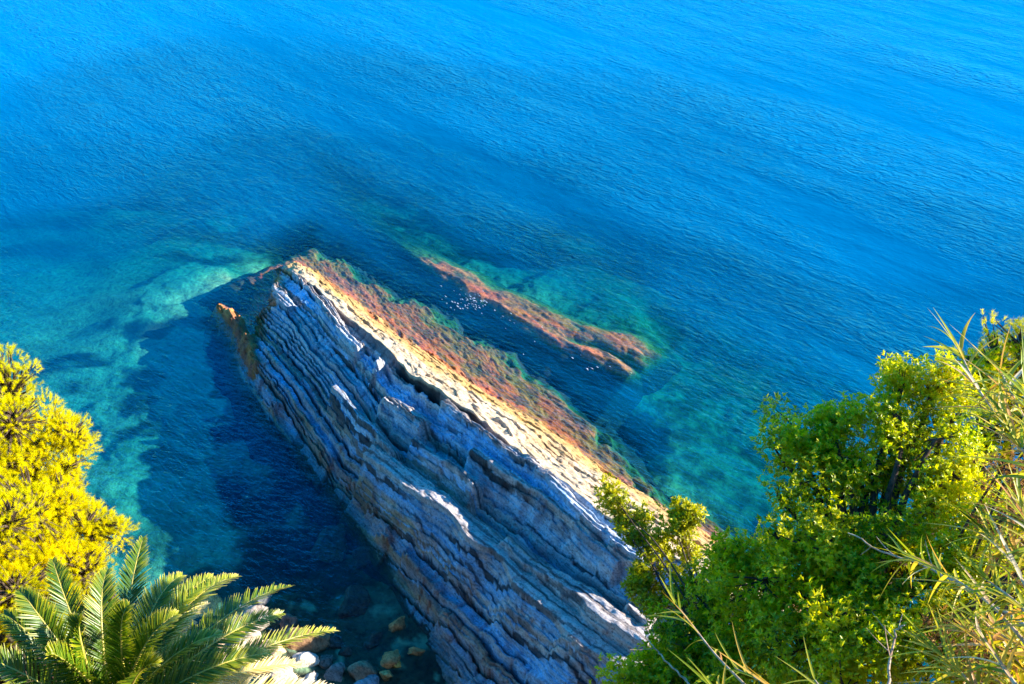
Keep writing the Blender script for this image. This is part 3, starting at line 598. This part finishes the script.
def broadleaf(label, base, lobes, mat, seed, leaf=(0.046, 0.021), per=30, ros=7, clump_r=0.22, density=1.0, group=None, name='broadleaf_shrub', cat='shrub', r0=0.08, extra_forks=(), tint_shift=0.0, hub=None):
    rng = np.random.default_rng(seed)
    root = empty(name, base, label, cat, group)
    tr = MB(); cr = MB(); forks = []; tips = []
    for (c, r) in satellites(lobes, seed, 2, 0.36, 0.86):
        if r * FPX / 9 > 14 or len(forks) < 3: forks.append(c - np.array([0, 0, 0.25 * r]))
        n = max(4, int(density * 34 * (r / 0.5) ** 2)); q, dd = lobe_points(c, r, n, rng); tips += list(q)
        lob_t = rng.normal() * 0.08
        for k in range(n):
            m = max(6, int(per * rng.uniform(0.6, 1.25))); ax = nrmz(dd[k] + np.array([0.25, 0.1, 0.55]))
            off = nrmz(rng.normal(size=(m, 3))) * (rng.random(m) ** 0.45 * clump_r)[:, None] * np.array([1, 1, 0.75])
            sp = q[k] + off; sd = nrmz(ax + off / clump_r * 0.9 + rng.normal(size=(m, 3)) * 0.3)
            # rosette of leaves round each shoot tip
            cl_t = lob_t + rng.normal() * 0.14
            pp = np.repeat(sp, ros, 0); sdd = np.repeat(sd, ros, 0)
            rv = nrmz(np.cross(sdd, rng.normal(size=pp.shape))); ang = rng.uniform(0.5, 1.35, len(pp))[:, None]
            d = sdd * np.cos(ang) + rv * np.sin(ang); pp = pp - sdd * (rng.random(len(pp))[:, None] * leaf[0] * 0.9)
            L = leaf[0] * rng.uniform(0.7, 1.25, len(pp)); W = leaf[1] * rng.uniform(0.75, 1.2, len(pp))
            tint = np.clip(0.45 + tint_shift + cl_t + rng.normal(size=len(pp)) * 0.13 + 0.12 * (1.0 - ang[:, 0]), 0, 1)
            tint = np.where(rng.random(len(pp)) < 0.04, rng.uniform(0.85, 1.0, len(pp)), tint); L = L * rng.uniform(0.8, 1.25)
            cr.leaves(pp, d, sdd, L, W, tint)
    limb_net(tr, np.asarray(base, float), forks + list(extra_forks), tips, rng, r0, hub)
    tr.build('trunk', M_BARK, root, smooth=True); cr.build('crown', mat, root)
    return root
def pine(label, base, lobes, mat, seed, nl=0.058, wd=0.0042, nd=50, density=1.0, group=None, r0=0.13, puff=0.075):
    rng = np.random.default_rng(seed); root = empty('pine_tree', base, label, 'tree', group); tr = MB(); cr = MB(); forks = []; tips = []
    for (c, r) in satellites(lobes, seed, 5, 0.42, 0.8):
        if r > 0.3: forks.append(c - np.array([0, 0, 0.3 * r]))
        n = max(5, int(density * 150 * (r / 0.5) ** 2)); q, dd = lobe_points(c, r, n, rng, 0.45); tips += list(q[::3])
        for k in range(n):
            ax = nrmz(dd[k] + np.array([0.1, 0, 0.7]) + rng.normal(size=3) * 0.25); m = nd
            sl = rng.uniform(0.6, 1.2) * puff * 1.3
            p0 = q[k] + ax * (rng.random(m)[:, None] * sl)
            rv = nrmz(np.cross(np.broadcast_to(ax, (m, 3)), rng.normal(size=(m, 3)))); a = rng.uniform(0.35, 1.1, m)[:, None]
            d = nrmz(ax * np.cos(a) + rv * np.sin(a)); tint = np.clip(0.5 + rng.normal() * 0.13 + rng.normal(size=m) * 0.12, 0, 1)
            cr.needles(p0, d, nl * rng.uniform(0.7, 1.2, m), wd, tint)
    limb_net(tr, np.asarray(base, float), forks, tips, rng, r0)
    tr.build('trunk', M_BARK, root, smooth=True); cr.build('crown', mat, root); return root

M_PINE_Y = mat_leaf('yellow_pine_needles', [(0, (0.60, 0.56, 0.003)), (0.45, (0.84, 0.80, 0.003)), (1, (0.92, 0.84, 0.006))], 0.6, 0.06, 0.55, (1.2, 1.05, 0.3))
M_BROAD = mat_leaf('glossy_green_leaf', [(0, (0.06, 0.13, 0.006)), (0.35, (0.24, 0.36, 0.006)), (0.6, (0.60, 0.62, 0.008)), (1, (0.85, 0.70, 0.01))], 0.32, 0.4, 0.5, (1.3, 1.3, 0.25))
M_BROAD_L = mat_leaf('light_green_leaf', [(0, (0.18, 0.22, 0.006)), (0.45, (0.50, 0.50, 0.006)), (1, (0.75, 0.64, 0.02))], 0.35, 0.45, 0.4, (1.25, 1.2, 0.25))
M_PALM = mat_leaf('palm_leaflet', [(0, (0.04, 0.085, 0.008)), (0.35, (0.09, 0.175, 0.006)), (0.55, (0.38, 0.38, 0.012)), (0.8, (0.78, 0.62, 0.16)), (1, (0.88, 0.70, 0.42))], 0.34, 0.55, 0.28, (1.3, 1.2, 0.35))
M_REED = mat_leaf('reed_blade', [(0, (0.12, 0.20, 0.008)), (0.35, (0.36, 0.40, 0.012)), (0.62, (0.70, 0.54, 0.06)), (0.8, (0.66, 0.30, 0.08)), (1, (0.85, 0.70, 0.50))], 0.45, 0.35, 0.35, (1.2, 1.1, 0.4))
M_DRY = mat_leaf('dry_brown_leaf', [(0, (0.08, 0.03, 0.01)), (0.5, (0.30, 0.12, 0.03)), (1, (0.55, 0.32, 0.10))], 0.6, 0.2, 0.3, (1.1, 1.0, 0.6))

def base_on_cliff(x, y, up=0.0):
    return np.array([x, y, float(cliff_z(np.array([x]), np.array([y]))[0]) - 0.25 + up])

# left pine
b = base_on_cliff(-7.0, 6.6)
pine('bright yellow green pine at the left edge above the palm', b, [
    (6, 392, 15.5, 30), (-15, 430, 15.2, 45), (30, 455, 15, 38), (68, 435, 15, 22), (62, 462, 14.9, 26), (15, 500, 14.6, 48), (55, 500, 14.5, 30), (86, 524, 14.3, 28), (62, 545, 14.2, 40), (100, 537, 14.2, 17), (20, 560, 14, 46), (-20, 520, 14, 50), (-30, 590, 13.8, 50), (30, 600, 13.6, 40), (80, 570, 13.9, 30)], M_PINE_Y, 51, density=2.1)
# right pine, behind
b = base_on_cliff(9.8, 7.4)
pine('yellow green pine at the right edge behind the reeds', b, [
    (1000, 358, 15, 26), (1030, 345, 15, 34), (960, 378, 14.8, 20), (985, 392, 14.6, 30), (1020, 400, 14.5, 40), (1040, 440, 14.3, 45), (985, 432, 14.3, 28), (970, 470, 14.0, 24), (1022, 326, 15.2, 9), (1010, 520, 13.6, 24)], M_PINE_Y, 53, density=1.3)
# large glossy broadleaf
b = base_on_cliff(3.4, 4.0)
broadleaf('large glossy green broadleaf shrub filling the lower right with forked dark limbs', b, [
    (800, 432, 9.2, 30), (838, 425, 9.2, 28), (785, 458, 9.1, 20), (822, 470, 9.0, 40), (900, 400, 9.3, 26), (935, 388, 9.4, 26), (950, 420, 9.3, 34), (905, 440, 9.2, 32), (870, 468, 9.1, 26), (955, 470, 9.0, 36),
    (775, 530, 8.8, 34), (812, 540, 8.7, 44), (862, 530, 8.9, 46), (915, 520, 8.8, 34), (970, 520, 8.6, 30), (765, 575, 8.5, 40), (830, 600, 8.4, 54), (890, 590, 8.5, 50), (945, 570, 8.4, 40), (790, 650, 8.2, 50), (860, 660, 8.1, 56), (930, 640, 8.2, 52), (990, 600, 8.2, 44), (1010, 660, 8.0, 50), (735, 560, 8.8, 18)], M_BROAD, 55, density=0.95, per=33,
    extra_forks=[P(905, 425, 9.0), P(935, 440, 9.0), P(890, 540, 8.5)], r0=0.06, hub=P(872, 610, 8.7), tint_shift=0.17)
# lower mid shrub, darker
b = base_on_cliff(1.6, 4.2)
broadleaf('dark green bushy shrub at the bottom between the light sprig and the large shrub', b, [(720, 600, 9.0, 34), (745, 640, 8.8, 40), (700, 650, 8.8, 38), (665, 668, 8.7, 30), (650, 690, 8.6, 36), (730, 690, 8.5, 46), (690, 695, 8.5, 40), (715, 570, 9.2, 18)], M_BROAD, 57, density=1.2, per=30, tint_shift=0.06, r0=0.04, hub=P(730, 690, 8.8))
# light sprig in front of the ledge
b = base_on_cliff(1.9, 5.0)
broadleaf('sparse light yellow green shrub rising before the sunlit crest of the ledge', b, [(618, 503, 10.0, 17), (632, 518, 9.9, 16), (650, 545, 9.8, 20), (672, 515, 9.9, 17), (660, 565, 9.7, 22), (688, 545, 9.7, 18), (682, 585, 9.6, 26), (652, 600, 9.5, 14), (700, 610, 9.5, 24), (690, 520, 9.8, 9), (640, 580, 9.6, 10)], M_BROAD_L, 59, density=0.8, per=18, clump_r=0.14, leaf=(0.05, 0.022), r0=0.014, hub=P(722, 655, 8.9))
# dead brown shrub at the right edge
b = base_on_cliff(4.4, 4.2)
broadleaf('dead red brown shrub under the reeds at the right edge', b, [(1005, 480, 7.6, 20), (1018, 515, 7.4, 24), (1025, 560, 7.2, 22), (960, 640, 7.4, 14), (985, 660, 7.2, 16)], M_DRY, 61, density=0.8, per=14, ros=5, leaf=(0.05, 0.012), r0=0.03)

# ---------------------------------------------------------------- reeds and dry grass
def reed_clump(label, base, canes, mat, seed, leafL=0.5, wid=0.022, nleaf=10, name='giant_reed', cat='reed', tint=(0.35, 0.2), group=None):
    """canes: list of lists of pixel points with distance, root first"""
    rng = np.random.default_rng(seed); root = empty(name, base, label, cat, group)
    for cane in canes:
        k = np.array([base] + [P(*c) for c in cane]); tt = np.linspace(0, 1, len(k)); q = np.linspace(0, 1, 26)
        p = np.stack([np.interp(q, tt, k[:, i]) for i in range(3)], 1)
        for _ in range(3): p[1:-1] = (p[:-2] + p[1:-1] * 2 + p[2:]) / 4
        st = MB(); st.tube(p, np.linspace(0.012, 0.004, 26), 6); st.build('stem', M_STRAW, root, smooth=True)
        lf = MB(); axis = nrmz(p[-1] - p[-8])
        for j in range(nleaf):
            f = 1 - 0.45 * (j / nleaf) ** 1.1; i = min(25, int(f * 25)); a = p[i]; ax = nrmz(p[min(25, i + 1)] - p[i - 1])
            out = nrmz(np.cross(ax, rng.normal(size=3))); L = leafL * rng.uniform(0.55, 1.15)
            m = a + (ax * 0.75 + out * 0.35) * L * 0.5; e = a + (ax * rng.uniform(0.35, 0.9) + out * rng.uniform(0.35, 0.8)) * L + np.array([0, 0, -rng.uniform(0.0, 0.28) * L])
            n = 9; q2 = np.linspace(0, 1, n); w = wid * rng.uniform(0.7, 1.2) * np.minimum(1, q2 * 5 + 0.35) * (1 - q2 ** 2.2)
            lf.strap(bez(a, m, e, n), w + 0.0008, np.cross(ax, out) if rng.random() < 0.3 else ax * 0.3 + np.array([0, 0, 1]), np.clip(tint[0] + rng.normal() * tint[1] + 0.25 * (j / nleaf), 0, 1))
        lf.build('foliage', mat, root)
    return root
b = base_on_cliff(4.5, 2.2)
reed_clump('tall yellow reed leaning left at the right edge against the sea', b, [[(1120, 560, 4.6), (1040, 460, 5.0), (1000, 420, 5.3), (975, 385, 5.6), (957, 345, 5.9)], [(1110, 540, 4.4), (1050, 470, 4.7), (1020, 410, 5.0), (1000, 370, 5.4)], [(1120, 570, 4.4), (1060, 500, 4.6), (1022, 450, 4.8), (1005, 420, 5.0)], [(1140, 570, 4.4), (1070, 480, 4.6), (1035, 410, 4.9), (1025, 385, 5.1)]], M_REED, 71, 0.42, 0.021, 34, tint=(0.40, 0.26))
b = base_on_cliff(3.6, 1.8)
reed_clump('arching green and straw reed over the lower right shrub', b, [[(1080, 720, 4.4), (1024, 640, 4.9), (985, 598, 5.3), (940, 570, 5.7), (905, 556, 6.0)], [(1090, 700, 4.4), (1040, 610, 4.8), (1010, 560, 5.1), (985, 530, 5.4)], [(1100, 700, 4.2), (1050, 640, 4.5), (1015, 600, 4.8), (980, 575, 5.1)], [(1060, 740, 4.4), (1020, 690, 4.7), (990, 650, 5.0), (960, 625, 5.3)], [(1110, 660, 4.4), (1060, 580, 4.7), (1030, 530, 5.0), (1020, 505, 5.2)], [(1030, 760, 4.6), (990, 710, 4.9), (960, 670, 5.1), (935, 650, 5.3)], [(1120, 640, 4.6), (1080, 600, 4.9), (1040, 570, 5.1), (1000, 548, 5.4)], [(1120, 700, 4.6), (1060, 670, 4.9), (1010, 640, 5.1), (975, 618, 5.4)], [(1100, 740, 4.6), (1050, 700, 4.8), (1015, 660, 5.1), (1000, 630, 5.4)], [(1120, 600, 4.6), (1090, 560, 4.9), (1050, 530, 5.1), (1020, 520, 5.4)], [(1080, 760, 4.6), (1040, 720, 4.9), (1010, 690, 5.1), (975, 665, 5.4)]], M_REED, 73, 0.40, 0.020, 38, tint=(0.36, 0.28))
b = base_on_cliff(1.7, 2.6)
reed_clump('low tuft of straw coloured blades at the bottom edge before the dark shrub', b, [[(800, 740, 5.6), (750, 690, 6.0), (715, 655, 6.4), (690, 622, 6.7), (674, 602, 6.9)], [(820, 740, 5.5), (790, 700, 5.8), (760, 680, 6.0), (735, 668, 6.2)], [(860, 740, 5.4), (830, 700, 5.7), (815, 680, 5.9)], [(780, 750, 5.6), (730, 705, 5.9), (705, 680, 6.1)]], M_REED, 75, 0.38, 0.020, 11, name='grass_tuft', cat='grass', tint=(0.42, 0.18))
def bare_twig(label, pts, r, seed, side=4):
    rng = np.random.default_rng(seed); k = np.array([P(*q) for q in pts]); q = np.linspace(0, 1, 24); tt = np.linspace(0, 1, len(k))
    p = np.stack([np.interp(q, tt, k[:, i]) for i in range(3)], 1); p[1:-1] += rng.normal(size=(22, 3)) * 0.006
    mb = MB(); mb.tube(p, np.linspace(r, r * 0.35, 24), 6)
    for i in rng.choice(np.arange(6, 22), side, replace=False):
        d = nrmz(nrmz(p[i + 1] - p[i]) + rng.normal(size=3) * 0.7); mb.tube(bez(p[i], p[i] + d * 0.1, p[i] + d * 0.22 + np.array([0, 0, 0.05]), 5), np.linspace(r * 0.4, r * 0.15, 5), 4)
    o = mb.build('bare_stem', M_STRAW, None, True, tuple(p[0])); return tag(o, label, 'dry stem')
bare_twig('pale bare dry stem slanting across the middle of the large shrub', [(1060, 650, 6.4), (985, 600, 6.9), (930, 568, 7.2), (885, 552, 7.4), (848, 533, 7.6)], 0.014, 81)
bare_twig('bare pinkish stem standing upright near the bottom of the large shrub', [(886, 720, 6.8), (890, 660, 7.0), (896, 630, 7.1), (905, 625, 7.2)], 0.013, 83)
bare_twig('thin bare stem pointing at the ledge foot from the bottom left of the shrubs', [(720, 720, 7.6), (690, 684, 7.8), (660, 655, 8.0), (648, 640, 8.1)], 0.012, 85, 2)

# ---------------------------------------------------------------- palm
pc = P(118, 722, 11.6); pb = base_on_cliff(pc[0] + 0.1, pc[1] - 0.3)
palm = empty('palm_tree', pb, 'feather leaved palm at the bottom left with pale tipped fronds', 'palm')
mb = MB(); tp = bez(pb, (pb + pc) / 2 + np.array([0.1, -0.1, 0]), pc, 14); rr = np.linspace(0.24, 0.2, 14) * (1 + 0.08 * (np.arange(14) % 2)); mb.tube(tp, rr, 14)
M_PTR = mat_bark('palm_trunk', (0.07, 0.04, 0.025), (0.26, 0.17, 0.10)); mb.build('trunk', M_PTR, palm)
def frond(tip, dist, lift, tint, seed, droop=0.25, LL=0.31, label=None, start=None):
    tint = tint - 0.07 if tint < 0.6 else tint
    rng = np.random.default_rng(seed); a = pc + rng.normal(size=3) * 0.06; e = P(tip[0], tip[1], dist); L = np.linalg.norm(e - a)
    m = a + (e - a) * 0.5 + np.array([0, 0, lift * L]); n = 46; p = bez(a, m, e, n)
    p[:, 2] -= droop * L * np.linspace(0, 1, n) ** 4 * 0.35
    mb = MB(); mb.tube(p, np.linspace(0.022, 0.005, n), 5, tint=0.75)
    tg = nrmz(np.gradient(p, axis=0)); upv = np.array([0, 0, 1.0]) + rng.normal(size=3) * 0.22
    sd = nrmz(np.cross(tg, upv)); up = nrmz(np.cross(sd, tg)); N = 118
    for sgn in (-1, 1):
        f = np.linspace(0.12, 0.995, N) + rng.normal(size=N) * 0.003; x = np.clip(f, 0, 1) * (n - 1); i = np.clip(x.astype(int), 0, n - 2); k = (x - i)[:, None]
        bp = p[i] * (1 - k) + p[i + 1] * k; T = tg[i]; S = sd[i] * sgn; Uv = up[i]
        fw = (0.55 + 0.75 * f)[:, None]; v = 0.42 + rng.normal(size=(N, 1)) * 0.13
        d = nrmz(T * fw + S * 0.9 + Uv * v + rng.normal(size=(N, 3)) * 0.07)
        ln = LL * np.clip(np.sin(np.pi * np.clip(0.14 + 0.83 * f, 0, 1)) ** 0.75, 0.22, 1) * rng.uniform(0.85, 1.12, N)
        for j in range(N):
            w = 0.018; q = np.array([0, 0.35, 0.72, 1.0]); pts = bp[j] + d[j] * (q * ln[j])[:, None]; pts[:, 2] -= q ** 2 * ln[j] * rng.uniform(0.05, 0.2)
            ti = np.clip(tint + rng.normal() * 0.08 + 0.17 * f[j] ** 3, 0, 1)
            mb.strap(pts, np.array([w * 0.6, w, w * 0.7, 0.002]), Uv[j] - S[j] * 0.3, np.clip(ti + np.repeat(np.array([0, 0, 0.06, 0.30]), 3), 0, 1), 0.18)
    o = mb.build('frond', M_PALM, palm)
    if label: o['label'] = label
for i, (tip, dist, lift, tint, dr) in enumerate([
    ((46, 548), 11.6, .10, .30, .3), ((97, 548), 11.4, .12, .36, .6), ((140, 530), 12.2, .10, .30, .2), ((172, 552), 11.3, .14, .42, .7), ((205, 556), 11.9, .12, .40, .6), ((230, 551), 12.0, .14, .46, .7), ((286, 567), 12.2, .12, .40, .5), ((332, 614), 12.1, .10, .46, .4),
    ((278, 600), 11.6, .14, .36, .4), ((-5, 600), 11.3, .12, .30, .4), ((-40, 640), 11.0, .12, .36, .4), ((10, 575), 11.0, .16, .34, .4), ((120, 590), 10.4, .16, .38, .5), ((70, 600), 10.5, .18, .34, .5), ((170, 600), 10.5, .16, .40, .5), ((215, 620), 10.8, .14, .42, .5), ((-20, 690), 10.6, .1, .34, .4), ((40, 640), 10.3, .16, .36, .4),
    ((265, 640), 11.3, .10, .44, .5), ((150, 650), 10.2, .16, .42, .5)]):
    frond(tip, dist, lift, tint, 900 + i, dr)
for i, (tip, dist, lift, tint, dr) in enumerate([((340, 676), 12.0, .06, .82, .4), ((300, 650), 12.2, .06, .78, .5), ((250, 608), 12.4, .06, .74, .5), ((285, 690), 11.6, .04, .86, .4), ((200, 585), 12.5, .06, .72, .6)]):
    frond(tip, dist, lift, tint, 940 + i, dr, 0.30, 'dry tan and orange frond')

# ---------------------------------------------------------------- camera, light, sky
cam = bpy.data.cameras.new('camera'); cam.sensor_width = 36; cam.lens = 30; cam.clip_end = 8000; cam.clip_start = 0.1
co = bpy.data.objects.new('camera', cam); C.objects.link(co); co.location = (0, 0, CAM_H); co.rotation_euler = (math.pi / 2 - PITCH, 0, 0); scene.camera = co
sv = Vector((math.cos(SUN_AZ) * math.cos(SUN_EL), math.sin(SUN_AZ) * math.cos(SUN_EL), math.sin(SUN_EL)))
sl = bpy.data.lights.new('sun', 'SUN'); sl.energy = 5.0; sl.angle = R(0.5); sl.color = (1.0, 0.92, 0.78)
so = bpy.data.objects.new('sun', sl); C.objects.link(so); so.rotation_euler = sv.to_track_quat('Z', 'Y').to_euler(); so.location = (60, 20, 60)
w = bpy.data.worlds.new('World'); scene.world = w; w.use_nodes = True; nt = w.node_tree; nt.nodes.clear()
sky = nt.nodes.new('ShaderNodeTexSky'); sky.sky_type = 'NISHITA'; sky.sun_disc = False; sky.sun_elevation = SUN_EL; sky.sun_rotation = math.pi / 2 - SUN_AZ; sky.air_density = 1.0; sky.dust_density = 0.2; sky.ozone_density = 3.0
hs = nt.nodes.new('ShaderNodeHueSaturation'); hs.inputs['Saturation'].default_value = 2.0
bg = nt.nodes.new('ShaderNodeBackground'); bg.inputs['Strength'].default_value = 0.15; ow = nt.nodes.new('ShaderNodeOutputWorld')
nt.links.new(sky.outputs[0], hs.inputs['Color']); nt.links.new(hs.outputs[0], bg.inputs['Color']); nt.links.new(bg.outputs[0], ow.inputs['Surface'])
vs = scene.view_settings; scene.display_settings.display_device = 'sRGB'; vs.view_transform = 'Standard'; vs.look = 'None'; vs.gamma = 1.0; vs.use_curve_mapping = False; vs.exposure = 1.5
scene.cycles.use_denoising = True; scene.cycles.max_bounces = 6; scene.cycles.transparent_max_bounces = 12; scene.cycles.sample_clamp_indirect = 6
